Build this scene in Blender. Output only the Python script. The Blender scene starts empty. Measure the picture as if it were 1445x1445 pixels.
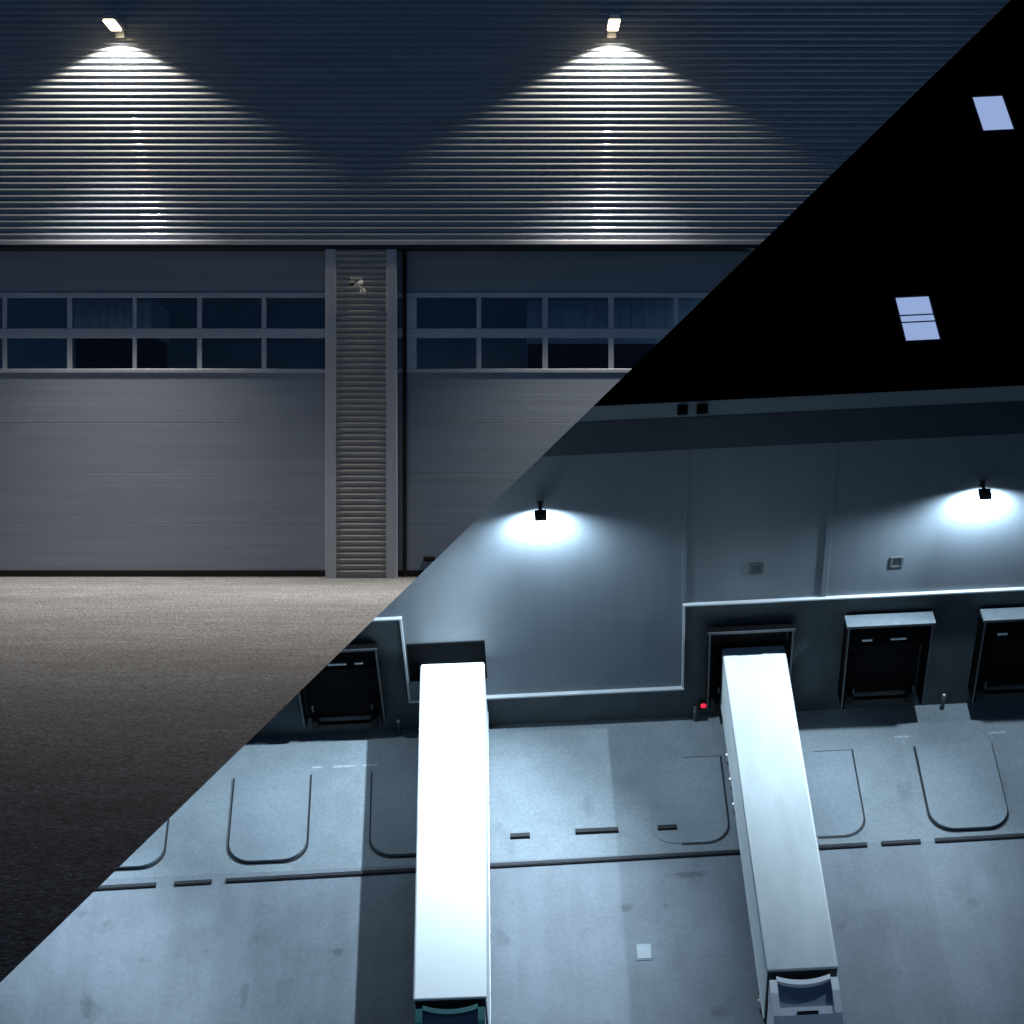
import bpy, bmesh, math, random
from mathutils import Matrix, Vector
random.seed(7)
R = math.radians
SC = bpy.context.scene
COL = SC.collection

# ------------------------------------------------------------------ camera figures
RES = 1445.0; F = 3032.594; CX = 722.5
CAM = Vector((0.0, 0.0, 69.776))
CR = Vector((0.9988071, -0.0257430, -0.0414929))       # camera right
CD = Vector((-0.0478030, -0.6888505, -0.7233256))      # camera down
CF = Vector((-0.0099618, 0.7244462, -0.6892594))       # camera forward

def ray(x, y):
    return (CR*(x-CX) + CD*(y-CX) + CF*F).normalized()
def G(x, y, z=0.0):                 # measured photo point on a level at height z
    d = ray(x, y); t = (z-CAM.z)/d.z; return CAM + d*t
def W(x, y, Y=60.07):               # measured photo point on an upright plane
    d = ray(x, y); t = (Y-CAM.y)/d.y; return CAM + d*t

# frame of the forecourt set (warehouse front + asphalt), metres, z up, y into the building
ZL = 29.73; HC = 0.912
ML = Matrix(((CR.x, CF.x, -CD.x, 0), (CR.y, CF.y, -CD.y, 0), (CR.z, CF.z, -CD.z, 0), (0, 0, 0, 1)))
o_ = CAM + CD*HC + CF*ZL
ML.translation = o_
def L(x, y, Y=0.0):                 # measured photo point on the front at depth Y
    s = (ZL+Y)/F
    return Vector(((x-CX)*s, Y, HC-(y-CX)*s))
# raked end of the forecourt set
_c = Vector((0, -ZL, HC))
_a, _b = L(0, 1387), L(1347.6, 77)
CUTN = (_a-_c).cross(_b-_c).normalized()
if CUTN.x < 0: CUTN = -CUTN
def cut(bm):
    bmesh.ops.bisect_plane(bm, geom=bm.verts[:]+bm.edges[:]+bm.faces[:], dist=1e-5, plane_co=_c, plane_no=CUTN, clear_outer=True)
    e = [x for x in bm.edges if x.is_boundary]
    if e:
        try: bmesh.ops.holes_fill(bm, edges=e, sides=0)
        except Exception: pass
    return bm

# ------------------------------------------------------------------ helpers
def B(): return bmesh.new()
def box(bm, x0, x1, y0, y1, z0, z1, bev=0.0, seg=1):
    r = bmesh.ops.create_cube(bm, size=1.0)
    vs = r['verts']
    for v in vs:
        v.co = Vector(((x0+x1)/2+v.co.x*(x1-x0), (y0+y1)/2+v.co.y*(y1-y0), (z0+z1)/2+v.co.z*(z1-z0)))
    if bev > 0:
        es = list({e for v in vs for e in v.link_edges})
        bmesh.ops.bevel(bm, geom=es, offset=bev, segments=seg, affect='EDGES', profile=0.5)
    return bm
def tube(bm, p0, p1, r0, r1=None, n=16, caps=True):
    r1 = r0 if r1 is None else r1
    p0, p1 = Vector(p0), Vector(p1); d = p1-p0
    q = d.to_track_quat('Z', 'Y').to_matrix().to_4x4()
    m = Matrix.Translation((p0+p1)/2) @ q
    bmesh.ops.create_cone(bm, cap_ends=caps, segments=n, radius1=r0, radius2=r1, depth=d.length, matrix=m)
    return bm
def prism(bm, pts, axis, a0, a1):
    """closed outline pts (2-D) extruded along axis 0/1/2 from a0 to a1"""
    def mk(p, a):
        if axis == 0: return Vector((a, p[0], p[1]))
        if axis == 1: return Vector((p[0], a, p[1]))
        return Vector((p[0], p[1], a))
    v0 = [bm.verts.new(mk(p, a0)) for p in pts]; v1 = [bm.verts.new(mk(p, a1)) for p in pts]
    bm.faces.new(v0); bm.faces.new(list(reversed(v1)))
    n = len(pts)
    for i in range(n):
        bm.faces.new((v0[i], v1[i], v1[(i+1) % n], v0[(i+1) % n]))
    bmesh.ops.recalc_face_normals(bm, faces=bm.faces[:])
    return bm
BASE = {}
def place(o, loc, left):
    o.matrix_world = (ML @ Matrix.Translation(loc)) if left else Matrix.Translation(loc)
def thing(name, label, cat, loc, left=False, group=None):
    o = bpy.data.objects.new(name, None); COL.objects.link(o)
    o.empty_display_size = 0.3
    loc = Vector(loc); place(o, loc, left); BASE[o.name] = loc
    o['label'] = label; o['category'] = cat
    if group: o['group'] = group
    return o
def part(name, bm, mat, parent, smooth=False, label=None, kind=None):
    me = bpy.data.meshes.new(name)
    loc = BASE[parent.name]
    bmesh.ops.translate(bm, verts=bm.verts[:], vec=-loc)
    bmesh.ops.recalc_face_normals(bm, faces=bm.faces[:])
    bm.to_mesh(me); bm.free()
    me.materials.append(mat)
    if smooth:
        for p in me.polygons: p.use_smooth = True
    o = bpy.data.objects.new(name, me); COL.objects.link(o)
    o.parent = parent; BASE[o.name] = loc
    if label: o['label'] = label
    if kind: o['kind'] = kind
    return o
def single(name, bm, mat, loc=(0, 0, 0), left=False, label=None, cat=None, group=None, kind=None, smooth=False):
    me = bpy.data.meshes.new(name); loc = Vector(loc)
    bmesh.ops.translate(bm, verts=bm.verts[:], vec=-loc)
    bmesh.ops.recalc_face_normals(bm, faces=bm.faces[:])
    bm.to_mesh(me); bm.free(); me.materials.append(mat)
    if smooth:
        for p in me.polygons: p.use_smooth = True
    o = bpy.data.objects.new(name, me); COL.objects.link(o); place(o, loc, left); BASE[o.name] = loc
    if label: o['label'] = label
    if cat: o['category'] = cat
    if group: o['group'] = group
    if kind: o['kind'] = kind
    return o

# ------------------------------------------------------------------ materials
def mat(name, col, rough=0.6, metal=0.0, spec=0.5, var=0.0, scale=(1, 1, 1), detail=4.0, bump=0.0, bscale=None, emit=None, estr=0.0, col2=None, coat=0.0, rvar=0.0, coatr=0.03):
    m = bpy.data.materials.new(name); m.use_nodes = True
    nt = m.node_tree; b = nt.nodes['Principled BSDF']
    b.inputs['Base Color'].default_value = (*col, 1); b.inputs['Roughness'].default_value = rough
    b.inputs['Metallic'].default_value = metal; b.inputs['Specular IOR Level'].default_value = spec
    b.inputs['Coat Weight'].default_value = coat; b.inputs['Coat Roughness'].default_value = coatr
    if emit:
        b.inputs['Emission Color'].default_value = (*emit, 1); b.inputs['Emission Strength'].default_value = estr
    if var > 0 or bump > 0 or rvar > 0:
        tc = nt.nodes.new('ShaderNodeTexCoord'); mp = nt.nodes.new('ShaderNodeMapping')
        mp.inputs['Scale'].default_value = scale
        nt.links.new(tc.outputs['Object'], mp.inputs['Vector'])
        nz = nt.nodes.new('ShaderNodeTexNoise'); nz.inputs['Scale'].default_value = 1.0
        nz.inputs['Detail'].default_value = detail; nz.inputs['Roughness'].default_value = 0.6
        nt.links.new(mp.outputs['Vector'], nz.inputs['Vector'])
        if var > 0:
            cr = nt.nodes.new('ShaderNodeValToRGB')
            c2 = col2 or tuple(c*(1-var) for c in col); c1 = tuple(min(1, c*(1+var)) for c in col)
            cr.color_ramp.elements[0].position = 0.3; cr.color_ramp.elements[1].position = 0.7
            cr.color_ramp.elements[0].color = (*c2, 1); cr.color_ramp.elements[1].color = (*c1, 1)
            nt.links.new(nz.outputs['Fac'], cr.inputs['Fac']); nt.links.new(cr.outputs['Color'], b.inputs['Base Color'])
        if rvar > 0:
            mr = nt.nodes.new('ShaderNodeMapRange'); mr.inputs['From Min'].default_value = .3; mr.inputs['From Max'].default_value = .7
            mr.inputs['To Min'].default_value = rough-rvar; mr.inputs['To Max'].default_value = rough+rvar
            nt.links.new(nz.outputs['Fac'], mr.inputs['Value']); nt.links.new(mr.outputs['Result'], b.inputs['Roughness'])
        if bump > 0:
            mp2 = nt.nodes.new('ShaderNodeMapping'); mp2.inputs['Scale'].default_value = bscale or scale
            nt.links.new(tc.outputs['Object'], mp2.inputs['Vector'])
            n2 = nt.nodes.new('ShaderNodeTexNoise'); n2.inputs['Scale'].default_value = 1.0; n2.inputs['Detail'].default_value = 3
            nt.links.new(mp2.outputs['Vector'], n2.inputs['Vector'])
            bp = nt.nodes.new('ShaderNodeBump'); bp.inputs['Strength'].default_value = bump; bp.inputs['Distance'].default_value = 0.02
            nt.links.new(n2.outputs['Fac'], bp.inputs['Height']); nt.links.new(bp.outputs['Normal'], b.inputs['Normal'])
    return m
def layered(name, base, layers, rough=0.85, spec=0.3, bump=0.0, bscale=(30, 30, 30), spots=()):
    """ground material: base colour multiplied by several noise layers (scale xyz, low, high, detail, pos0, pos1)"""
    m = bpy.data.materials.new(name); m.use_nodes = True
    nt = m.node_tree; b = nt.nodes['Principled BSDF']
    b.inputs['Roughness'].default_value = rough; b.inputs['Specular IOR Level'].default_value = spec
    tc = nt.nodes.new('ShaderNodeTexCoord'); prev = None
    rgb = nt.nodes.new('ShaderNodeRGB'); rgb.outputs[0].default_value = (*base, 1); prev = rgb.outputs[0]
    for (s, lo, hi, det, p0, p1) in layers:
        mp = nt.nodes.new('ShaderNodeMapping'); mp.inputs['Scale'].default_value = s
        mp.inputs['Location'].default_value = (random.random()*50, random.random()*50, 0)
        nt.links.new(tc.outputs['Object'], mp.inputs['Vector'])
        nz = nt.nodes.new('ShaderNodeTexNoise'); nz.inputs['Scale'].default_value = 1; nz.inputs['Detail'].default_value = det
        nt.links.new(mp.outputs['Vector'], nz.inputs['Vector'])
        mr = nt.nodes.new('ShaderNodeMapRange')
        for k, v in (('From Min', p0), ('From Max', p1), ('To Min', lo), ('To Max', hi)): mr.inputs[k].default_value = v
        nt.links.new(nz.outputs['Fac'], mr.inputs['Value'])
        mx = nt.nodes.new('ShaderNodeMix'); mx.data_type = 'RGBA'; mx.blend_type = 'MULTIPLY'; mx.inputs[0].default_value = 1
        nt.links.new(prev, mx.inputs[6]); nt.links.new(mr.outputs['Result'], mx.inputs[7]); prev = mx.outputs[2]
    for (sx, sy, rx, ry, dk_) in spots:
        mp = nt.nodes.new('ShaderNodeMapping'); mp.inputs['Location'].default_value = (-sx/rx, -sy/ry, 0); mp.inputs['Scale'].default_value = (1/rx, 1/ry, 0)
        nt.links.new(tc.outputs['Object'], mp.inputs['Vector'])
        nz = nt.nodes.new('ShaderNodeTexNoise'); nz.inputs['Scale'].default_value = 2.2; nz.inputs['Detail'].default_value = 6
        nt.links.new(mp.outputs['Vector'], nz.inputs['Vector'])
        sb = nt.nodes.new('ShaderNodeVectorMath'); sb.operation = 'SUBTRACT'; sb.inputs[1].default_value = (.5, .5, .5)
        nt.links.new(nz.outputs['Color'], sb.inputs[0])
        sc = nt.nodes.new('ShaderNodeVectorMath'); sc.operation = 'SCALE'; sc.inputs['Scale'].default_value = 2.2
        nt.links.new(sb.outputs[0], sc.inputs[0])
        ad = nt.nodes.new('ShaderNodeVectorMath'); ad.operation = 'ADD'
        nt.links.new(mp.outputs['Vector'], ad.inputs[0]); nt.links.new(sc.outputs[0], ad.inputs[1])
        fl = nt.nodes.new('ShaderNodeVectorMath'); fl.operation = 'MULTIPLY'; fl.inputs[1].default_value = (1, 1, 0)
        nt.links.new(ad.outputs[0], fl.inputs[0])
        ln = nt.nodes.new('ShaderNodeVectorMath'); ln.operation = 'LENGTH'; nt.links.new(fl.outputs[0], ln.inputs[0])
        mr = nt.nodes.new('ShaderNodeMapRange'); mr.interpolation_type = 'SMOOTHSTEP'
        for k, v in (('From Min', .3), ('From Max', 1.0), ('To Min', dk_), ('To Max', 1.0)): mr.inputs[k].default_value = v
        nt.links.new(ln.outputs['Value'], mr.inputs['Value'])
        mx = nt.nodes.new('ShaderNodeMix'); mx.data_type = 'RGBA'; mx.blend_type = 'MULTIPLY'; mx.inputs[0].default_value = 1
        nt.links.new(prev, mx.inputs[6]); nt.links.new(mr.outputs['Result'], mx.inputs[7]); prev = mx.outputs[2]
    nt.links.new(prev, b.inputs['Base Color'])
    if bump > 0:
        mp = nt.nodes.new('ShaderNodeMapping'); mp.inputs['Scale'].default_value = bscale
        nt.links.new(tc.outputs['Object'], mp.inputs['Vector'])
        nz = nt.nodes.new('ShaderNodeTexNoise'); nz.inputs['Scale'].default_value = 1; nz.inputs['Detail'].default_value = 3
        nt.links.new(mp.outputs['Vector'], nz.inputs['Vector'])
        bp = nt.nodes.new('ShaderNodeBump'); bp.inputs['Strength'].default_value = bump; bp.inputs['Distance'].default_value = 0.02
        nt.links.new(nz.outputs['Fac'], bp.inputs['Height']); nt.links.new(bp.outputs['Normal'], b.inputs['Normal'])
    return m
def glass(name, tint, fac):
    m = bpy.data.materials.new(name); m.use_nodes = True
    nt = m.node_tree; nt.nodes.clear()
    out = nt.nodes.new('ShaderNodeOutputMaterial'); mx = nt.nodes.new('ShaderNodeMixShader')
    tr = nt.nodes.new('ShaderNodeBsdfTransparent'); tr.inputs['Color'].default_value = (*tint, 1)
    gl = nt.nodes.new('ShaderNodeBsdfGlossy'); gl.inputs['Roughness'].default_value = 0.06
    fr = nt.nodes.new('ShaderNodeFresnel'); fr.inputs['IOR'].default_value = fac
    nt.links.new(fr.outputs[0], mx.inputs[0]); nt.links.new(tr.outputs[0], mx.inputs[1]); nt.links.new(gl.outputs[0], mx.inputs[2])
    nt.links.new(mx.outputs[0], out.inputs['Surface'])
    return m

M = dict(
    clad=mat('ribbed_sheet', (0.29, 0.33, 0.39), 0.55, 0.0, 0.4, var=0.10, scale=(0.5, 3, 11), detail=2, coat=0.5, coatr=0.10),
    pier=mat('pier_sheet', (0.40, 0.39, 0.37), 0.45, 0.2, 0.5, var=0.08, scale=(2, 2, 6)),
    ltrim=mat('painted_trim', (0.46, 0.49, 0.55), 0.45, 0.1, 0.5, var=0.06, scale=(3, 3, 1)),
    door=mat('door_sheet', (0.25, 0.29, 0.35), 0.5, 0.0, 0.4, var=0.09, scale=(0.25, 1, 9), detail=5, bump=0.08, bscale=(0.3, 1, 40)),
    dframe=mat('window_bar', (0.50, 0.54, 0.60), 0.4, 0.3, 0.5, var=0.05, scale=(2, 2, 2)),
    rubber=mat('black_rubber', (0.012, 0.012, 0.014), 0.7, 0, 0.3),
    dark=mat('dark_interior', (0.010, 0.013, 0.018), 0.9, 0, 0.2),
    hall=mat('hall_wall', (0.55, 0.63, 0.70), 0.9, var=.3, scale=(.4,1,.6)),
    blueribs=mat('blue_reflection_ribs', (0.60, 0.76, 0.95), 0.5, 0.0, 0.4, var=0.15, scale=(2, 2, 1)),
    glass=glass('door_glass', (0.92, 0.94, 0.96), 1.5),
    asphalt=layered('forecourt_asphalt', (0.122, 0.128, 0.135), [((0.35, 0.9, 1), 0.8, 1.2, 4, .3, .7), ((2.5, 5, 1), 0.8, 1.2, 5, .3, .7), ((34, 40, 1), 0.12, 1.9, 4, .33, .66), ((75, 75, 1), 0.9, 4.5, 1, .66, .72)], 0.85, 0.25, 0.7, (40, 40, 40)),
    white=mat('white_plastic', (0.8, 0.8, 0.8), 0.35),
    galv=mat('galvanised_steel', (0.45, 0.45, 0.46), 0.35, 0.8),
    blackmetal=mat('black_housing', (0.012, 0.013, 0.015), 0.45, 0.0, 0.5),
    warmlens=mat('warm_lamp_lens', (0.9, 0.8, 0.6), 0.3, emit=(1.0, 0.80, 0.46), estr=9),
    coollens=mat('cool_lamp_lens', (0.9, 0.95, 1), 0.3, emit=(0.85, 0.93, 1.0), estr=10),
    redlens=mat('red_signal_lens', (0.6, 0.02, 0.04), 0.3, emit=(1.0, 0.02, 0.07), estr=0.9),
    panel=mat('insulated_panel', (0.128, 0.148, 0.168), 0.45, 0.0, 0.45, var=0.07, scale=(0.8, 1, 0.12), detail=3),
    parapet=mat('parapet_panel', (0.19, 0.215, 0.235), 0.5, 0, 0.4, var=.06, scale=(.6, 1, 1)),
    navy=mat('navy_band', (0.028, 0.034, 0.050), 0.5, 0, 0.35, var=0.1, scale=(.3, 1, 1)),
    plinth=mat('dark_plinth', (0.060, 0.070, 0.077), 0.7, 0, 0.3, var=0.25, scale=(0.9, 1, 0.5)),
    flash=mat('aluminium_flashing', (0.46, 0.48, 0.50), 0.4, 0.3, 0.5),
    hood=mat('grey_hood_sheet', (0.095, 0.112, 0.125), 0.5, 0.1, 0.5, var=0.12, scale=(3, 3, 3)),
    shadepad=mat('shade_pad_black', (0.004, 0.005, 0.006), 0.95, 0, 0.03),
    blackfab=mat('black_curtain', (0.003, 0.003, 0.0035), 0.9, 0, 0.03),
    dockdoor=mat('dock_door', (0.004, 0.004, 0.005), 0.7, 0, 0.1),
    ventf=mat('vent_frame', (0.05, 0.06, 0.068), 0.6),
    edge=mat('shelter_edge', (0.075, 0.083, 0.09), 0.5, 0.3),
    tag=mat('pale_marker', (0.75, 0.75, 0.72), 0.6),
    roof=mat('black_roof_membrane', (0.0012, 0.0012, 0.0013), 1.0, 0, 0.0),
    skyl=mat('lit_skylight_pane', (0.3, 0.4, 0.6), 0.4, var=0, emit=(0.30, 0.40, 0.66), estr=0.95),
    skyb=mat('skylight_bar', (0.10, 0.13, 0.2), 0.5),
    apron=layered('apron_concrete', (0.152, 0.178, 0.197), [((0.22, 0.22, 1), 0.84, 1.14, 5, .3, .7), ((1.1, 1.1, 1), 0.9, 1.07, 5, .3, .7), ((7, 7, 1), 0.86, 1.1, 4, .3, .7), ((0.7, 0.25, 1), .7, 1.0, 4, .26, .38)], 0.7, 0.4, 0.15, (6, 6, 6)),
    yard=layered('yard_concrete', (0.128, 0.146, 0.170), [((1.3, .05, 1), .93, 1.05, 4, .3, .7), ((0.12, 0.15, 1), 0.8, 1.18, 5, .3, .7), ((0.9, 0.5, 1), 0.88, 1.1, 5, .3, .7), ((6, 6, 1), 0.9, 1.08, 4, .3, .7), ((0.5, 0.5, 1), .5, 1.0, 6, .24, .36)], 0.65, 0.4, 0.12, (6, 6, 6), spots=[(*G(x, y).xy, rx, ry, k) for x, y, rx, ry, k in ((975, 1234, 1.0, .22, .62), (884, 1281, .35, .25, .55), (477, 1343, .3, .25, .6), (345, 1405, .22, .8, .72), (270, 1330, 1.6, 1.2, .86), (400, 1400, .5, .9, .84), (1240, 1300, 1.4, 1.0, .88), (640, 1330, 2.0, .7, .9))]),
    pad=layered('pad_concrete', (0.145, 0.172, 0.194), [((0.3, 0.3, 1), 0.85, 1.15, 5, .3, .7), ((5, 5, 1), 0.9, 1.08, 4, .3, .7)], 0.7, 0.4, 0.1, (6, 6, 6)),
    kerb=mat('tarred_kerb_pad_shade', (0.013, 0.015, 0.020), 0.7, 0, 0.3, var=0.3, scale=(2, 2, 2)),  # kerb tar, also used for the painted shade strips round the pads
    stop=mat('rubber_stop', (0.010, 0.011, 0.014), 0.7, 0, 0.3),
    trailer=mat('white_trailer_skin', (0.80, 0.815, 0.82), 0.38, 0, 0.5, var=0.035, scale=(0.5, 1.4, 1), detail=6),
    trailer2=mat('weathered_trailer_skin', (0.60, 0.635, 0.64), 0.42, 0, 0.5, var=0.10, scale=(1.2, .35, 1), detail=6),
    tside=mat('pale_trailer_side', (0.62, 0.66, 0.70), 0.35, 0, 0.5, var=0.06, scale=(1, .8, 1)),
    chassis=mat('black_chassis', (0.015, 0.016, 0.018), 0.6),
    tyre=mat('tyre_rubber', (0.012, 0.012, 0.012), 0.85, 0, 0.2),
    rim=mat('steel_rim', (0.5, 0.52, 0.54), 0.35, 0.7),
    cabw=mat('white_cab_paint', (0.88, 0.89, 0.90), 0.25, 0, 0.5, coat=0.5),
    cabg=mat('dark_green_cab_paint', (0.02, 0.085, 0.085), 0.3, 0, 0.5, coat=0.6),
    cabglass=mat('dark_windscreen', (0.01, 0.015, 0.018), 0.12, 0, 0.6),
    hollow=mat('deflector_inner', (0.22, 0.27, 0.33), 0.25, 0.2, 0.6),
    fadedpaint=mat('faded_paint', (0.26, 0.28, 0.30), 0.8, var=.3, scale=(6, 6, 6)),
    lid=mat('pale_cover', (0.30, 0.33, 0.36), 0.6, 0, 0.4, var=0.08, scale=(8, 8, 8)),
    amber=mat('amber_marker', (0.5, 0.22, 0.03), 0.4),
    bollard=mat('bollard_steel', (0.05, 0.055, 0.06), 0.5),
)

# ==================================================================== FORECOURT SET
def ribs(bm, x0, x1, z0, z1, per, dep, y=0.0):
    """horizontal trapezoid sheet as one strip, thickness behind"""
    prof = []
    z = z1
    while z - per > z0 - 1e-6:
        prof += [(y-dep*math.sin(math.pi/2*k/7), z-per*.56*k/7) for k in range(8)] + [(y-0.001, z-per*0.63)]
        z -= per
    prof.append((y, z)); prof.append((y, z0) if z-z0 > 1e-4 else (y, z-1e-4))
    pts = prof + [(y+0.05, prof[-1][1]), (y+0.05, z1)]
    return prism(bm, pts, 0, x0, x1)

XL = -11.5
wh = thing('warehouse', 'grey ribbed warehouse front at dusk with two sectional doors and raked right end', 'warehouse', (0, 0, 0), True)
zt = L(0, -60).z; zlin = L(0, 341).z
part('ribbed_cladding', cut(ribs(B(), XL, 7.5, zlin+0.02, zt, 9.0/102, 0.040)), M['clad'], wh)
b = box(B(), XL, 7.5, 0.055, 0.50, zlin-0.03, zt); part('wall_core', cut(b), M['dark'], wh)
# drip flashing and soffit
b = B(); box(b, XL, 7.5, -0.06, 0.05, L(0, 346).z, zlin+0.018, 0.008)
part('drip_flashing', cut(b), M['ltrim'], wh)
b = box(B(), XL, 7.5, -0.045, 0.30, L(0, 351).z, L(0, 346.4).z); part('lintel', cut(b), M['chassis'], wh)
# pier between the doors
px0, px1 = L(459.5, 0).x, L(560, 0).x
pz1 = L(0, 347).z - 0.045
b = ribs(B(), L(474, 0).x, L(546, 0).x, -0.02, pz1, 8.35/102, 0.022, 0.0); part('ribbed_pier', cut(b), M['pier'], wh)
b = box(B(), px0+.03, px1-.03, 0.055, 0.50, -0.02, pz1); part('pier_core', cut(b), M['ltrim'], wh)
for a, c in ((459.5, 474.5), (545.5, 560)):
    b = B(); x0, x1 = L(a, 0).x, L(c, 0).x
    box(b, x0, x1, -0.035, 0.33, -0.02, pz1, 0.006)
    part('jamb_trim', cut(b), M['ltrim'], wh)

DY = 0.30
def door(x0, x1, cols, hand=False, stile=None):
    zb, ztop = 0.0, L(0, 349, DY).z + .35
    # panel with section joints and window opening left out
    y0, y1 = DY, DY+0.05
    wz1, wz0 = L(0, 413, DY).z, L(0, 526, DY).z
    b = B()
    secs = [wz0-0.002]
    for yy in (597, 668, 740): secs.append(L(0, yy, DY).z)
    secs.append(L(0, 805, DY).z)
    for i in range(len(secs)-1):
        box(b, x0, x1, y0, y1, secs[i+1]+0.004, secs[i], 0.003)
    box(b, x0, x1, y0, y1, wz1+0.002, ztop, 0.003)
    d = part('sectional_door', cut(b), M['door'], wh, label=None)
    fb = B()
    zs = [(413, 420), (463.5, 477), (520.5, 526)]
    for a, c in zs: box(fb, x0, x1, y0-0.02, y1, L(0, c, DY).z, L(0, a, DY).z, 0.004)
    for (a, c) in cols:
        for (r0, r1) in ((420, 463.5), (477, 520.5)):
            box(fb, L(a, 0, DY).x, L(c, 0, DY).x, y0-0.017, y1, L(0, r1, DY).z+0.0005, L(0, r0, DY).z-0.0005)
    part('window_frame', cut(fb), M['dframe'], d)
    for i in range(len(cols)-1):
        xa, xb = L(cols[i][1], 0, DY).x, L(cols[i+1][0], 0, DY).x
        for (r0, r1) in ((420, 463.5), (477, 520.5)):
            pb = B(); za, zc = L(0, r1, DY).z, L(0, r0, DY).z
            box(pb, xa+.001, xb-.001, y0+0.018, y0+0.026, za+.001, zc-.001)
            if ((xa, zc) and CUTN.dot(Vector((xa, DY, zc))-_c) < 0): part('window_pane', cut(pb), M['glass'], d)
            else: pb.free()
    sb = box(B(), x0, x1, y0-0.012, y1, -0.01, L(0, 804.6, DY).z, 0.004); part('bottom_seal', cut(sb), M['rubber'], d)
    if stile:
        gb = box(B(), L(stile[0], 0, DY).x, L(stile[1], 0, DY).x, y0-0.05, y0-0.003, 0.0, ztop); part('guide_rail', cut(gb), M['rubber'], d)
    if hand:
        hb = B(); p0, p1 = L(598, 792, DY), L(614, 785, DY)
        box(hb, p0.x, p1.x, y0-0.03, y0-0.002, p0.z, p1.z, 0.004); box(hb, p0.x+.03, p1.x-.05, y0-0.05, y0-0.031, p0.z+.015, p1.z-.015, .004)
        part('handle', cut(hb), M['rubber'], d)
    return d
door(XL, L(466, 0).x, [(-370, -364), (-278, -272), (-185, -179), (-86, -80), (4, 10), (95, 102), (187.5, 193), (278.5, 285), (369.5, 376), (459.5, 470)])
door(L(552, 0).x, 6.5, [(572, 588), (672.5, 679), (765.5, 773), (858.5, 866), (950.5, 957), (1040, 1047), (1130, 1137)], True, (568, 574))
# hall behind the glass
b = B(); box(b, XL, 5.8, 3.2, 3.3, -0.02, 5.0); part('back_wall', cut(b), M['hall'], wh)
def ribpanel(xa, xb, ya, yb, Y, n, label, base):  # added ribbed blocks standing in for reflections in the door glass
    p0, p1 = L(xa, yb, Y), L(xb, ya, Y)
    bb = B(); w = (p1.x-p0.x)/n
    t = thing('reflection_block', label, 'reflection_block', (p0.x, Y, 0), True)
    z0 = L(0, base, Y).z
    box(bb, p0.x, p1.x, Y+.03, Y+1.6, z0, p1.z)
    for i in range(n):
        box(bb, p0.x+i*w+w*.10, p0.x+(i+1)*w-w*.10, Y, Y+.0297, z0, p1.z, .006)
    part('ribbed_side', cut(bb), M['blueribs'], t)
    part('base', cut(box(B(), p0.x+.02, p1.x-.02, Y+.05, Y+1.5, 0, z0-.002)), M['dark'], t)
ribpanel(104, 214, 424, 470, 0.9, 9, 'blue ribbed block added behind the left door panes, standing in for reflected buildings', 474)
ribpanel(744, 1100, 424, 470, 0.9, 22, 'blue ribbed block added behind the right door panes, standing in for reflected buildings', 485)

# forecourt ground
SL = 0.0272
b = B()
pts = [(-14, 0.30), (7, 0.30), (7, -25), (-14, -25)]
top = [b.verts.new((x, y, SL*y)) for x, y in pts]; bot = [b.verts.new((x, y, SL*y-0.25)) for x, y in pts]
b.faces.new(top); b.faces.new(list(reversed(bot)))
for i in range(4): b.faces.new((top[i], bot[i], bot[(i+1) % 4], top[(i+1) % 4]))
single('forecourt', cut(b), M['asphalt'], (0, 0, 0), True, kind='structure')

# floodlights on the ribbed front
def lamp_data(name, power, col, size, blend, rad):
    ld = bpy.data.lights.new(name, 'SPOT'); ld.energy = power; ld.color = col
    ld.spot_size = R(size); ld.spot_blend = blend; ld.shadow_soft_size = rad
    return ld
def add_spot(parent, name, pos, direc, ld):
    o = bpy.data.objects.new(name, ld); COL.objects.link(o); o.parent = parent
    q = Vector(direc).normalized().to_track_quat('-Z', 'Y')
    o.matrix_local = Matrix.Translation(Vector(pos)-BASE[parent.name]) @ q.to_matrix().to_4x4()
    return o
WARM = (1.0, 0.85, 0.64)
def flood(px, label):
    p = L(px, 50)
    t = thing('floodlight', label, 'floodlight', (p.x, 0, p.z), True, 'floodlights on the ribbed front')
    b = B(); box(b, p.x-.07, p.x+.07, -0.06, -0.036, p.z-.05, p.z+.17, .008); part('wall_plate', b, M['galv'], t)
    b = B(); tube(b, (p.x, -.05, p.z+.12), (p.x, -.34, p.z+.09), .026); part('arm', b, M['galv'], t, True)
    b = box(B(), p.x-.085, p.x+.085, -.92, -.30, p.z+.015, p.z+.10, .02, 2); part('lamp_head', b, M['galv'], t)
    b = B(); box(b, p.x-.075, p.x+.075, -.90, -.32, p.z-.010, p.z+.014, .008); part('lens', b, M['warmlens'], t)
    add_spot(t, 'wall_beam', (p.x, -.30, p.z-.03), (0, .10, -1), lamp_data('wall_beam', 360, WARM, 123, .26, .03))
    add_spot(t, 'ground_beam', (p.x, -.70, p.z-.03), (0, -math.sin(R(27)), -math.cos(R(27))), lamp_data('ground_beam', 6700, (1.0, .92, .82), 97, .95, .16))
    return t
flood(170, 'warm floodlight on an arm high on the ribbed wall, above the left door')
flood(863, 'warm floodlight on an arm high on the ribbed wall, above the right door')

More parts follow.
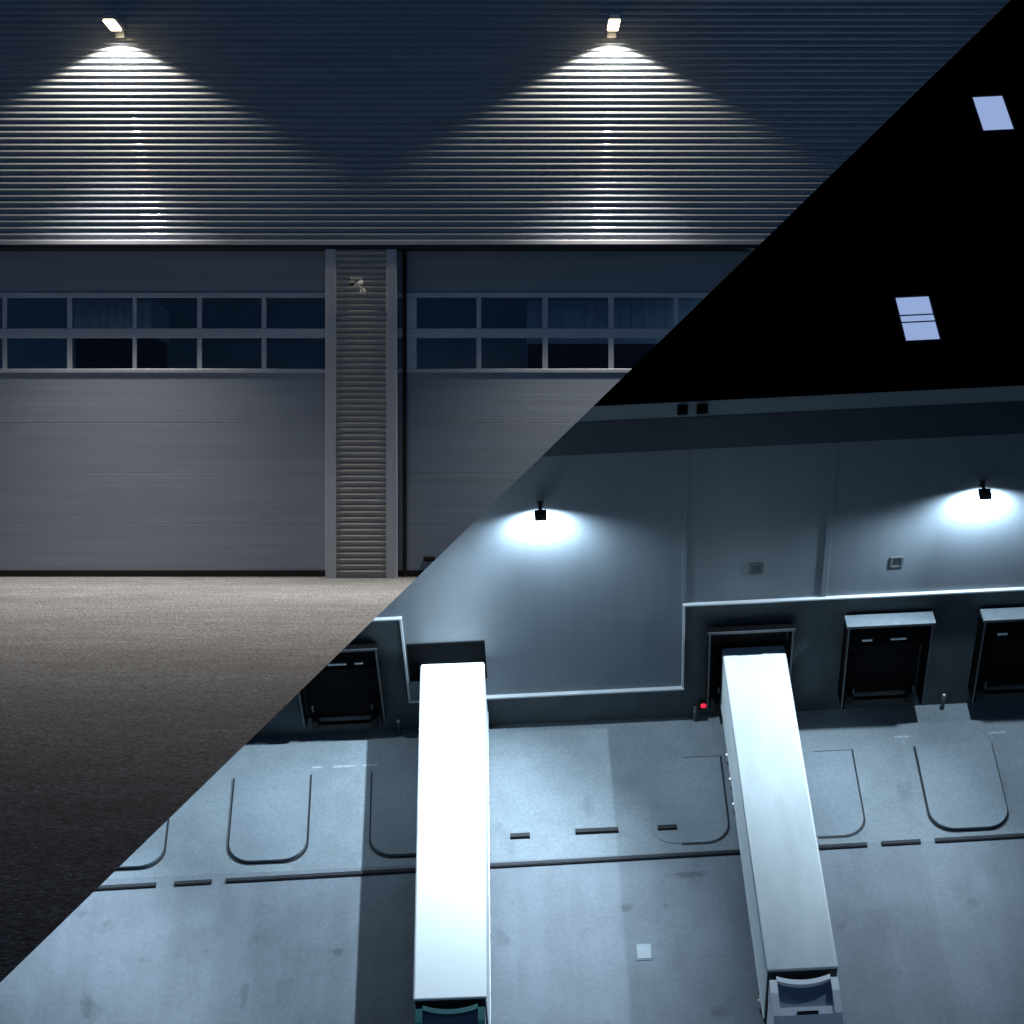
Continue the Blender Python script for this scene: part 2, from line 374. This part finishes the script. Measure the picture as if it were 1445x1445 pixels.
# security camera on the pier
p = L(506, 404)
t = thing('security_camera', 'small white security camera on the ribbed pier between the doors', 'camera', (p.x, -.03, p.z), True)
b = B(); tube(b, L(512, 411, -0.024), L(512, 411, -.07), .04, .036); part('wall_mount', b, M['white'], t, True)
b = B(); tube(b, L(512, 410, -.065), L(506, 402, -.20), .018); tube(b, L(512, 410, -.055), L(512, 409, -.07), .025); part('bracket', b, M['white'], t, True)
b = B(); a0, a1 = L(510, 398, -.19), L(497, 401, -.33); tube(b, a0, a1, .036, .036, 20); part('camera_body', b, M['white'], t, True)
b = B(); dd = (a1-a0).normalized(); tube(b, a1-dd*.005, a1+dd*.018, .030, .028, 20); part('lens', b, M['rubber'], t, True)
b = B(); box(b, min(a0.x, a1.x)-.03, max(a0.x, a1.x)+.01, a1.y-.05, a0.y+.04, a0.z+.038, a0.z+.046, .003); part('sun_shield', b, M['white'], t)

# ==================================================================== DOCK YARD
YC, YB = 60.07, 60.20         # cladding face, plinth face
XA, XB = -45.0, 48.0
dk = thing('dock_building', 'long dark loading dock building with black flat roof behind the two docked trucks', 'building', (0, YB, 0))
b = B()
box(b, XA, XB, YC, YB+.3, 7.12, 15.44)
part('wall_panel', b, M['panel'], dk)
part('parapet', box(B(), XA, XB, YC, YB+.3, 17.05, 17.88), M['parapet'], dk)
b = B(); box(b, -5.5, 5.82, YC, YB-.002, 2.10, 7.118)
part('bay_panel', b, M['panel'], dk)
b = box(B(), XA, XB, YC-.02, YB+.3, 15.442, 17.048); part('fascia_band', b, M['navy'], dk)
b = B()
DOCKS = [(-15.55, 0), (-10.12, 0), (6.90, 0), (12.48, 1), (17.98, 1), (23.5, 1)]
DW = 3.46
# plinth wall with door openings
xs = [XA] + [v for d0, _ in DOCKS for v in (d0+.18, d0+DW-.18)] + [XB]
for i in range(0, len(xs), 2): box(b, xs[i], xs[i+1], YB, YB+.3, -.05, 7.118)
for d0, _ in DOCKS:
    box(b, d0+.18, d0+DW-.18, YB, YB+.3, 5.3, 7.118); box(b, d0+.18, d0+DW-.18, YB, YB+.3, -.05, 1.0)
part('plinth_wall', b, M['plinth'], dk)
b = B(); box(b, XA, XB, YC+.03, 150, 17.5, 17.9); box(b, XA, XB, YC-.03, YC+.0295, 17.83, 17.90)
part('roof', b, M['roof'], dk)
# flashings
b = B(); box(b, 5.83, XB, YC-.14, YC+.05, 7.02, 7.11, .01); box(b, XA, -5.51, YC-.14, YC+.05, 7.02, 7.11, .01)
part('drip_flashing', b, M['flash'], dk)
b = B(); box(b, -5.62, 5.94, YC-.17, YC+.05, 2.00, 2.098, .01); part('bay_flashing', b, M['flash'], dk)
for x0, x1 in ((-5.62, -5.52), (5.84, 5.94)):
    b = B(); box(b, x0, x1, YC-.10, YC+.06, 2.10, 7.019, .01); part('corner_trim', b, M['flash'], dk)
b = B(); box(b, 5.80, 5.96, YC-.035, YC+.01, 7.12, 15.43, .005); part('panel_joint', b, M['panel'], dk)
b = B(); box(b, 11.40, 11.62, YC-.035, YC+.01, 7.12, 15.43, .005); part('panel_joint', b, M['panel'], dk)
for (x0, x1) in ((5.5, 5.88), (6.22, 6.62)):
    b = B(); z0, z1 = 17.24, 17.68
    box(b, x0, x1, YC-.10, YC-.002, z0, z1, .02); o = part('overflow_spout', b, M['blackfab'], dk)
for (x0, x1, z0, z1) in ((8.47, 9.03, 8.56, 9.23), (14.06, 14.58, 8.58, 9.18)):
    b = B(); e = .10
    box(b, x0, x1, YC-.025, YC-.002, z1-e, z1, .01); box(b, x0, x1, YC-.025, YC-.002, z0, z0+e, .01)
    box(b, x0, x0+e, YC-.025, YC-.002, z0+e+.002, z1-e-.002); box(b, x1-e, x1, YC-.025, YC-.002, z0+e+.002, z1-e-.002)
    o = part('wall_vent', b, M['ventf'], dk)
    b = B()
    for k in range(3): box(b, x0+e+.01, x1-e-.01, YC-.018, YC-.004, z0+e+.04+k*.13, z0+e+.10+k*.13)
    part('louvre', b, M['blackmetal'], o)
# black pad imitating the soft wall shadow behind the left truck
b = B(); box(b, -5.46, -2.25, YC-.05, YC-.003, 3.2, 5.45, .03); part('shade_pad', b, M['shadepad'], dk)

def shelter(x0, hood):
    x1 = x0+DW; yf, zt = (59.30, 6.08) if hood else (59.68, 5.72); zb = 1.05
    b = B(); prism(b, [(yf+.02, zt-.13), (yf+.02, zt-.20), (YB-.003, zt-.40), (YB-.003, zt-.33)], 0, x0, x1)
    s = part('dock_shelter', b, M['blackfab'], dk)
    for a, c in ((x0, x0+.16), (x1-.16, x1)):
        b = prism(B(), [(yf+.02, zb), (YB-.003, zb), (YB-.003, zt-.42), (yf+.02, zt-.22)], 0, a, c)
        part('side_curtain', b, M['blackfab'], s)
    b = prism(B(), [(yf-.03, zt+.03), (yf-.03, zt-.12), (YC-.003, zt-.32), (YC-.003, zt-.12)], 0, x0-.05, x1+.06)
    part('hood', b, M['hood'] if hood else M['blackfab'], s)
    e = .07
    for a, c in ((x0, x0+e), (x1-e, x1)): part('edge_strip', box(B(), a, c, yf-.02, yf+.018, zb, zt-.14), M['edge'], s)
    part('edge_strip', box(B(), x0-.05, x1+.05, yf-.06, yf-.032, zt-.10, zt+.03), M['edge'], s)
    b = B(); box(b, x0+.17, x1-.17, YB+.10, YB+.16, .99, 5.32)
    for k in range(1, 5): box(b, x0+.25, x1-.25, YB+.085, YB+.098, 1.15+k*.69-.03, 1.15+k*.69+.03)
    part('dock_door', b, M['dockdoor'], s)
    if hood or x0 < 0:
        b = B(); box(b, x0+.17, x1-.17, yf+.10, yf+.16, zt-1.3, zt-.34); part('head_curtain', b, M['blackfab'], s)
        for (u, v) in ((.18, .30), (.52, .70)) if x0 > 0 else ((.40, .62), (.72, .82)):
            b = B(); box(b, x0+u*DW, x0+v*DW, yf+.06, yf+.098, zt-1.0, zt-.90); part('reflective_strip', b, M['tag'], s)
    for u in (.14, .86):
        b = B(); box(b, x0+u*DW-.14, x0+u*DW+.14, YB-.30, YB-.004, .55, 1.10, .03); part('bumper', b, M['rubber'], s)
        b = B(); box(b, x0+u*DW-.03, x0+u*DW+.03, yf+.05, yf+.10, 1.9, 2.25, .01); part('guide_mark', b, M['ventf'], s)
    b = box(B(), x0+.6, x1-.6, YB-.45, YB-.31, 1.02, 1.12, .01); part('leveller_lip', b, M['blackfab'], s)
for d0, hd in DOCKS: shelter(d0, hd)

# skylights
for cs, bars in (([(1372, 137), (1415, 135), (1430, 183), (1388, 184)], ()), ([(1264, 420), (1310, 418), (1327, 480), (1278, 480)], (.42, .58))):
    q = [G(x, y, 17.98) for x, y in cs]
    x0, x1 = (q[0].x+q[3].x)/2, (q[1].x+q[2].x)/2; y1, y0 = (q[0].y+q[1].y)/2, (q[2].y+q[3].y)/2
    e = .07
    b = B()
    box(b, x0-e, x1+e, y0-e, y0, 17.905, 18.0); box(b, x0-e, x1+e, y1, y1+e, 17.905, 18.0)
    box(b, x0-e, x0, y0+.001, y1-.001, 17.905, 18.0); box(b, x1, x1+e, y0+.001, y1-.001, 17.905, 18.0)
    s = part('skylight', b, M['blackmetal'], dk)
    b = B(); box(b, x0+.002, x1-.002, y0+.002, y1-.002, 17.91, 17.965); part('lit_pane', b, M['skyl'], s)
    b = B()
    for f in bars:
        yy = y1+(y0-y1)*f; box(b, x0+.004, x1-.004, yy-.03, yy+.03, 17.967, 17.99)
    if bars: part('glazing_bar', b, M['skyb'], s)

# ground
b = B(); box(b, XA-60, XB+60, 53.0, YB+.29, -.5, 0.0); single('apron', b, M['apron'], (0, 53, 0), kind='structure')
b = B(); box(b, XA-60, XB+60, -60, 52.998, -.5, -0.004); single('yard', b, M['yard'], (0, 0, 0), kind='structure')
b = B(); box(b, -600, 600, -600, 900, -.9, -.55); single('ground', b, M['plinth'], (0, 0, 0), kind='structure')

def rpad(xr, partial=None):
    xl = xr-3.15; y1, y0 = 57.9, 53.48; r = 0.95
    pts = [(xl, y1), (xr, y1)]
    for k in range(9):
        a = R(-k*90/8); pts.append((xr-r+r*math.cos(a), y0+r+r*math.sin(a)))
    for k in range(9):
        a = R(-90-k*90/8); pts.append((xl+r+r*math.cos(a), y0+r+r*math.sin(a)))
    out = [(xl+1.575+(p[0]-xl-1.575)*1.05, p[1]+.05 if i < 2 else p[1]-.11) for i, p in enumerate(pts)]
    if partial: out = [(xl+1.6, out[0][1]), out[1]] + [p for p in out[2:] if p[0] > xl+1.3] + [(xl+1.2, 53.37), (xl+1.2, 53.6), (xl+1.6, 53.7)]
    single('pad_edge_shade', prism(B(), out, 2, -.05, .004), M['kerb'], (xl+1.5, 55.5, 0), kind='structure')  # dark strip standing in for the shadow along the pad edge
    h = .03 if partial else .16
    b = prism(B(), pts, 2, 0.0045, h)
    es = [e for e in b.edges if abs(e.verts[0].co.z-h) < 1e-4 and abs(e.verts[1].co.z-h) < 1e-4]
    bmesh.ops.bevel(b, geom=es, offset=.012, segments=2, affect='EDGES')
    return single('paved_pad', b, M['pad'], (xl+1.5, 55.5, 0), kind='structure')
for xr in (-15.70, -9.88, -4.1, 7.30, 12.80, 18.62, 24.3): rpad(xr, xr in (7.30, 12.80))
def kerb(xa, xb, ya, yb):
    n = max(1, int((xb-xa)/2)); b = B()
    pts = [(xa, ya-.10), (xb, yb-.10), (xb, yb+.10), (xa, ya+.10)]
    prism(b, pts, 2, 0.004, .10)
    es = [e for e in b.edges if abs(e.verts[0].co.z-.10) < 1e-4 and abs(e.verts[1].co.z-.10) < 1e-4]
    bmesh.ops.bevel(b, geom=es, offset=.03, segments=2, affect='EDGES')
    return single('kerb', b, M['kerb'], ((xa+xb)/2, (ya+yb)/2, 0), kind='structure')
ky = lambda x: 52.80+.013*(x)
for a, c in ((-40, -15.85), (-15.12, -13.62), (-13.05, 11.9), (13.33, 14.9), (15.48, 40)): kerb(a, c if c != 11.9 else 12.75, ky(a), ky(c))
STOPS = [(-1.57, -.77, 54.2, 'short black wheel stop on the apron nearest the left truck'), (1.08, 2.82, 54.28, 'long black wheel stop in the middle of the apron between the trucks'), (4.43, 5.2, 54.27, 'short black wheel stop on the apron nearest the right truck')]
for x0, x1, y, lab in STOPS:
    b = prism(B(), [(y-.13, .004), (y+.13, .004), (y+.09, .12), (y-.09, .12)], 0, x0, x1)
    single('wheel_stop', b, M['stop'], ((x0+x1)/2, y, 0), False, lab, 'wheel stop', 'black wheel stops on the apron')
# pale drain cover in the yard
c = G(909, 1343)
t = thing('drain_cover', 'pale square drain cover in the yard between the two trucks', 'drain cover', (c.x, c.y, 0))
b = B(); box(b, c.x-.27, c.x+.27, c.y-.33, c.y+.33, 0.0, .03, .01); part('cover_plate', b, M['lid'], t)
part('frame', box(B(), c.x-.33, c.x+.33, c.y-.40, c.y+.40, -.05, .014, .004), M['pad'], t)
# faint white dashes by the left dock
for (x0, x1, yy) in ((440, 455, 1083), (470, 500, 1082), (512, 532, 1080), (1262, 1282, 1040), (1395, 1420, 1034)):
    p0, p1 = G(x0, yy), G(x1, yy)
    b = B(); box(b, p0.x, p1.x, p0.y-.05, p0.y+.05, .001, .004); single('painted_dash', b, M['fadedpaint'], (p0.x, p0.y, 0), kind='structure')

# bollards along the wall
def bollard(x, y, lab, pale):
    t = thing('bollard', lab, 'bollard', (x, y, 0), False, 'bollards along the dock wall')
    b = B(); tube(b, (x, y, 0), (x, y, .85), .085, .08); part('post', b, M['bollard'], t, True)
    b = B(); tube(b, (x, y, .851), (x, y, .93), .095, .05); part('cap', b, M['flash'] if pale else M['bollard'], t, True)
bollard(-6.15, 59.95, 'small steel bollard with pale cap at the wall beside the left truck', True)
bollard(16.95, 59.95, 'small steel bollard with pale cap at the wall between the two grey hooded docks', True)
bollard(6.45, 59.95, 'small dark bollard at the wall just left of the red signal', False)
# red signal
t = thing('signal_light', 'small red signal light low on the wall beside the right truck', 'signal light', (6.83, YB, 0))
b = B(); box(b, 6.62, 6.98, YB-.14, YB-.002, .55, 1.00, .02); part('housing', b, M['blackmetal'], t)
b = B(); tube(b, (6.80, YB-.141, .80), (6.80, YB-.19, .80), .13, .11, 20); part('red_lens', b, M['redlens'], t)

# wall lamps
COOL = (0.65, 0.845, 1.0)
def walllamp(x, zl, lab, power, tilt=48, size=112, yaw=0):
    t = thing('wall_lamp', lab, 'wall lamp', (x, YC, zl), False, 'lamps on the dock wall')
    yh = YC-.62
    b = B(); box(b, x-.14, x+.14, YC-.05, YC-.002, zl+.02, zl+.34, .02); part('wall_plate', b, M['blackmetal'], t)
    b = B(); tube(b, (x, YC-.04, zl+.20), (x, yh+.1, zl+.18), .07); part('arm', b, M['blackmetal'], t, True)
    b = prism(B(), [(yh-.22, zl+.06), (yh+.24, zl+.06), (yh+.20, zl+.28), (yh-.10, zl+.26)], 0, x-.235, x+.235)
    bmesh.ops.bevel(b, geom=b.edges[:], offset=.02, segments=2, affect='EDGES'); part('lamp_head', b, M['blackmetal'], t)
    b = B(); box(b, x-.19, x+.19, yh-.18, yh+.20, zl+.035, zl+.058); part('lens', b, M['coollens'], t)
    add_spot(t, 'wall_beam', (x, yh, zl-.03), (0, .06, -1), lamp_data('wall_beam', 6000, COOL, 162, .75, .12))
    add_spot(t, 'yard_beam', (x, yh-.1, zl), (-math.sin(R(tilt))*math.sin(R(yaw)), -math.sin(R(tilt))*math.cos(R(yaw)), -math.cos(R(tilt))), lamp_data('yard_beam', power, COOL, size, .7, .08))
walllamp(.27, 12.80, 'black wall lamp lighting the wall above and right of the left truck', 24500, 54, 112, 36)
walllamp(17.25, 12.80, 'black wall lamp lighting the wall at the far right, above the hooded docks', 12000, 56, 104, 48)
walllamp(-16.7, 12.80, 'black wall lamp of the dock building hidden behind the warehouse front', 21000, 60, 90, 25)

# ------------------------------------------------------------------ trucks
def wheel(root, x, y, side, r=.50, w=.30):
    b = B(); tube(b, (x-w/2, y, r), (x+w/2, y, r), r, r, 28)
    es = [e for e in b.edges if len({round(v.co.x, 3) for v in e.verts}) == 1]
    bmesh.ops.bevel(b, geom=es, offset=.05, segments=2, affect='EDGES')
    o = part('wheel', b, M['tyre'], root)
    b = B(); xs = x+side*(w/2); tube(b, (xs-.01*side, y, r), (xs+.012*side, y, r), .29, .26, 20); tube(b, (xs, y, r), (xs+.06*side, y, r), .10, .08, 12)
    part('rim', b, M['rim'], o)
def truck(xr, xf, wd, yr, yf, zr, cabm, lab, skin):
    """trailer rear centre xr at yr, front centre xf at yf; modelled along -y then turned"""
    ln = yr-yf; ang = math.atan2(xf-xr, ln)
    root = thing('semi_truck', lab, 'truck', (0, 0, 0)); hw = wd/2
    # rear at y=0, front at y=-ln
    b = B(); box(b, -hw, hw, -ln, 0, 1.15, zr, .05, 2)
    tr = part('trailer_body', b, skin, root)
    for s in (-1, 1):
        part('side_rail', box(B(), s*hw-.025, s*hw+.025, -ln+.06, -.06, zr-.16, zr-.055), M['flash'], tr)
        part('side_rail', box(B(), s*hw-.025, s*hw+.025, -ln+.06, -.06, 1.06, 1.20), M['flash'], tr)
        for k in range(12):
            y = -1.0-k*(ln-2)/11; part('side_marker', box(B(), s*hw+.0255, s*hw+.045, y-.07, y+.07, 1.07, 1.19), M['chassis'], tr)
    b = B(); box(b, -hw+.03, hw-.03, -ln-.03, -ln+.02, 1.2, zr-.09); part('front_panel', b, M['chassis'], tr)
    b = B(); box(b, -hw+.25, hw-.25, -ln+.4, -.4, .95, 1.145)
    part('chassis', b, M['chassis'], root)
    for s in (-1, 1):
        b = B(); box(b, s*(hw-.05)-.02, s*(hw-.05)+.02, -ln+4.2, -5.6, .50, .62); box(b, s*(hw-.05)-.02, s*(hw-.05)+.02, -ln+4.2, -5.6, .78, .90)
        for k in range(4): y = -5.8-k*(ln-10.2)/3; box(b, s*(hw-.09)-.018, s*(hw-.09)+.018, y-.03, y+.03, .45, 1.06)
        part('side_guard', b, M['flash'], root)
        for y in (-2.6, -3.9, -5.2): wheel(root, s*(hw-.19), y, s)
        b = B(); box(b, s*.75-.07, s*.75+.07, -ln+2.6, -ln+2.75, .12, 1.10); box(b, s*.75-.16, s*.75+.16, -ln+2.5, -ln+2.85, .02, .115); part('landing_leg', b, M['chassis'], root)
    b = B(); box(b, -hw+.08, hw-.08, -.16, -.05, .45, .57); part('underrun_bar', b, M['flash'], root)
    for s in (-1, 1):
        b = B(); box(b, s*(hw-.28)-.2, s*(hw-.28)+.2, -.05, 0.02, .72, .86); part('tail_light', b, M['redlens'] if False else M['amber'], root)
    # tractor
    cw = hw-.05; yb = -ln-.30; yfr = -ln-2.55
    b = B(); box(b, -cw, cw, yfr, yb, .55, 2.95, .12, 3); cab = part('cab', b, cabm, root, False)
    # roof deflector: open-backed shell
    b = B()
    for s in (-1, 1):
        xo, xi = s*cw, s*(cw-.26)
        prism(b, [(yb-.02, 2.94), (yb-.02, 4.15), (yb-.55, 4.12), (yb-1.35, 3.90), (yb-1.9, 3.52), (yb-1.95, 2.94)], 0, min(xo, xi), max(xo, xi))
    # curved rear lip
    n = 10; front = []; 
    for k in range(n+1):
        u = -1+2*k/n; front.append((u*(cw-.261), yb+.14-.20*(1-u*u)-.02))
    lip = [(x, y-.20) for x, y in reversed(front)]
    prism(b, front+lip, 2, 3.80, 4.16)
    part('roof_deflector', b, cabm, cab)
    b = prism(B(), [(yb-.10, 3.99), (yb-1.02, 3.80), (yb-1.06, 3.70), (yb-.10, 3.85)], 0, -cw+.262, cw-.262); part('deflector_panel', b, M['hollow'], cab)
    b = prism(B(), [(yb-1.062, 3.93), (yb-1.35, 3.86), (yb-1.90, 3.50), (yb-1.93, 2.955), (yb-1.062, 2.955)], 0, -cw+.262, cw-.262); part('deflector_nose', b, cabm, cab)
    b = prism(B(), [(yb-1.22, 3.88), (yb-1.345, 3.845), (yb-1.345, 3.885), (yb-1.225, 3.915)], 0, -.38, .38); part('roof_hatch', b, M['cabglass'], cab)
    b = prism(B(), [(yfr-.03, 1.75), (yfr-.03, 2.65), (yfr+.03, 2.65), (yfr+.03, 1.75)], 0, -cw+.15, cw-.15); part('windscreen', b, M['cabglass'], cab)
    b = B(); box(b, -cw+.3, cw-.3, yfr-.04, yfr-.002, .9, 1.5, .02); part('grille', b, M['chassis'], cab)
    for s in (-1, 1):
        b = B(); box(b, s*(cw-.25)-.18, s*(cw-.25)+.18, yfr-.04, yfr-.002, .62, .82, .02); part('headlight', b, M['flash'], cab)
        b = B(); box(b, s*(cw+.004)-.006, s*(cw+.004)+.006, yfr+.35, yfr+1.15, 1.75, 2.55); part('side_window', b, M['cabglass'], cab)
        b = B(); box(b, s*(cw+.17)-.10, s*(cw+.17)+.10, yfr+.12, yfr+.24, 1.75, 2.45, .03); tube(b, (s*cw, yfr+.22, 2.4), (s*(cw+.12), yfr+.18, 2.4), .02); part('mirror', b, M['chassis'], cab)
        wheel(root, s*(cw-.17), yfr+1.15, s); wheel(root, s*(hw-.22), -ln+1.2, s, .5, .42)
    b = B(); box(b, -.45, .45, yb-.01, -ln+2.2, .62, .84); part('tractor_frame', b, M['chassis'], root)
    root.matrix_world = Matrix.Translation((xr, yr, 0)) @ Matrix.Rotation(ang, 4, 'Z')
    return root
zr = 4.26
q = [G(593, 939, zr), G(684, 933, zr), G(583, 1411, zr), G(687, 1407, zr)]
truck((q[0].x+q[1].x)/2, (q[2].x+q[3].x)/2, 2.60, YC-.06, (q[2].y+q[3].y)/2, zr, M['cabg'], 'truck with bright white trailer roof and dark green cab, left of the two', M['trailer'])
q = [G(1018, 915, zr), G(1108, 911, zr), G(1083, 1371, zr), G(1182, 1364, zr)]
truck((q[0].x+q[1].x)/2, (q[2].x+q[3].x)/2, 2.55, YB-.06, (q[2].y+q[3].y)/2, zr, M['cabw'], 'truck with white trailer and white cab backed into the black dock shelter', M['trailer2'])

# ------------------------------------------------------------------ light and camera
w = bpy.data.worlds.new('World'); SC.world = w; w.use_nodes = True
nt = w.node_tree; bg = nt.nodes['Background']
sky = nt.nodes.new('ShaderNodeTexSky'); sky.sky_type = 'NISHITA'; sky.sun_disc = False
sky.sun_elevation = R(-2.0); sky.sun_rotation = R(200); sky.ozone_density = 4.0; sky.dust_density = .3
tint = nt.nodes.new('ShaderNodeMix'); tint.data_type = 'RGBA'; tint.blend_type = 'MULTIPLY'; tint.inputs[0].default_value = 1
tint.inputs[7].default_value = (1.15, 1.75, 1.0, 1)
nt.links.new(sky.outputs[0], tint.inputs[6]); nt.links.new(tint.outputs[2], bg.inputs['Color']); bg.inputs['Strength'].default_value = 0.6
sd = bpy.data.lights.new('fill_sun', 'SUN'); sd.energy = 0.02; sd.angle = R(10); sd.color = (.7, .82, 1)  # weak sun lamp added as overall fill
so = bpy.data.objects.new('fill_sun', sd); COL.objects.link(so); so.rotation_euler = (R(35), R(10), 0)

cd = bpy.data.cameras.new('camera'); co = bpy.data.objects.new('camera', cd); COL.objects.link(co)
cd.sensor_fit = 'HORIZONTAL'; cd.sensor_width = 36.0; cd.lens = 36.0*F/RES
cd.clip_start = .1; cd.clip_end = 3000
co.matrix_world = Matrix(((CR.x, -CD.x, -CF.x, CAM.x), (CR.y, -CD.y, -CF.y, CAM.y), (CR.z, -CD.z, -CF.z, CAM.z), (0, 0, 0, 1)))
SC.camera = co
SC.view_settings.view_transform = 'Standard'; SC.view_settings.look = 'None'
SC.view_settings.exposure = 0; SC.view_settings.gamma = 1
SC.cycles.max_bounces = 6
SC.cycles.use_adaptive_sampling = True
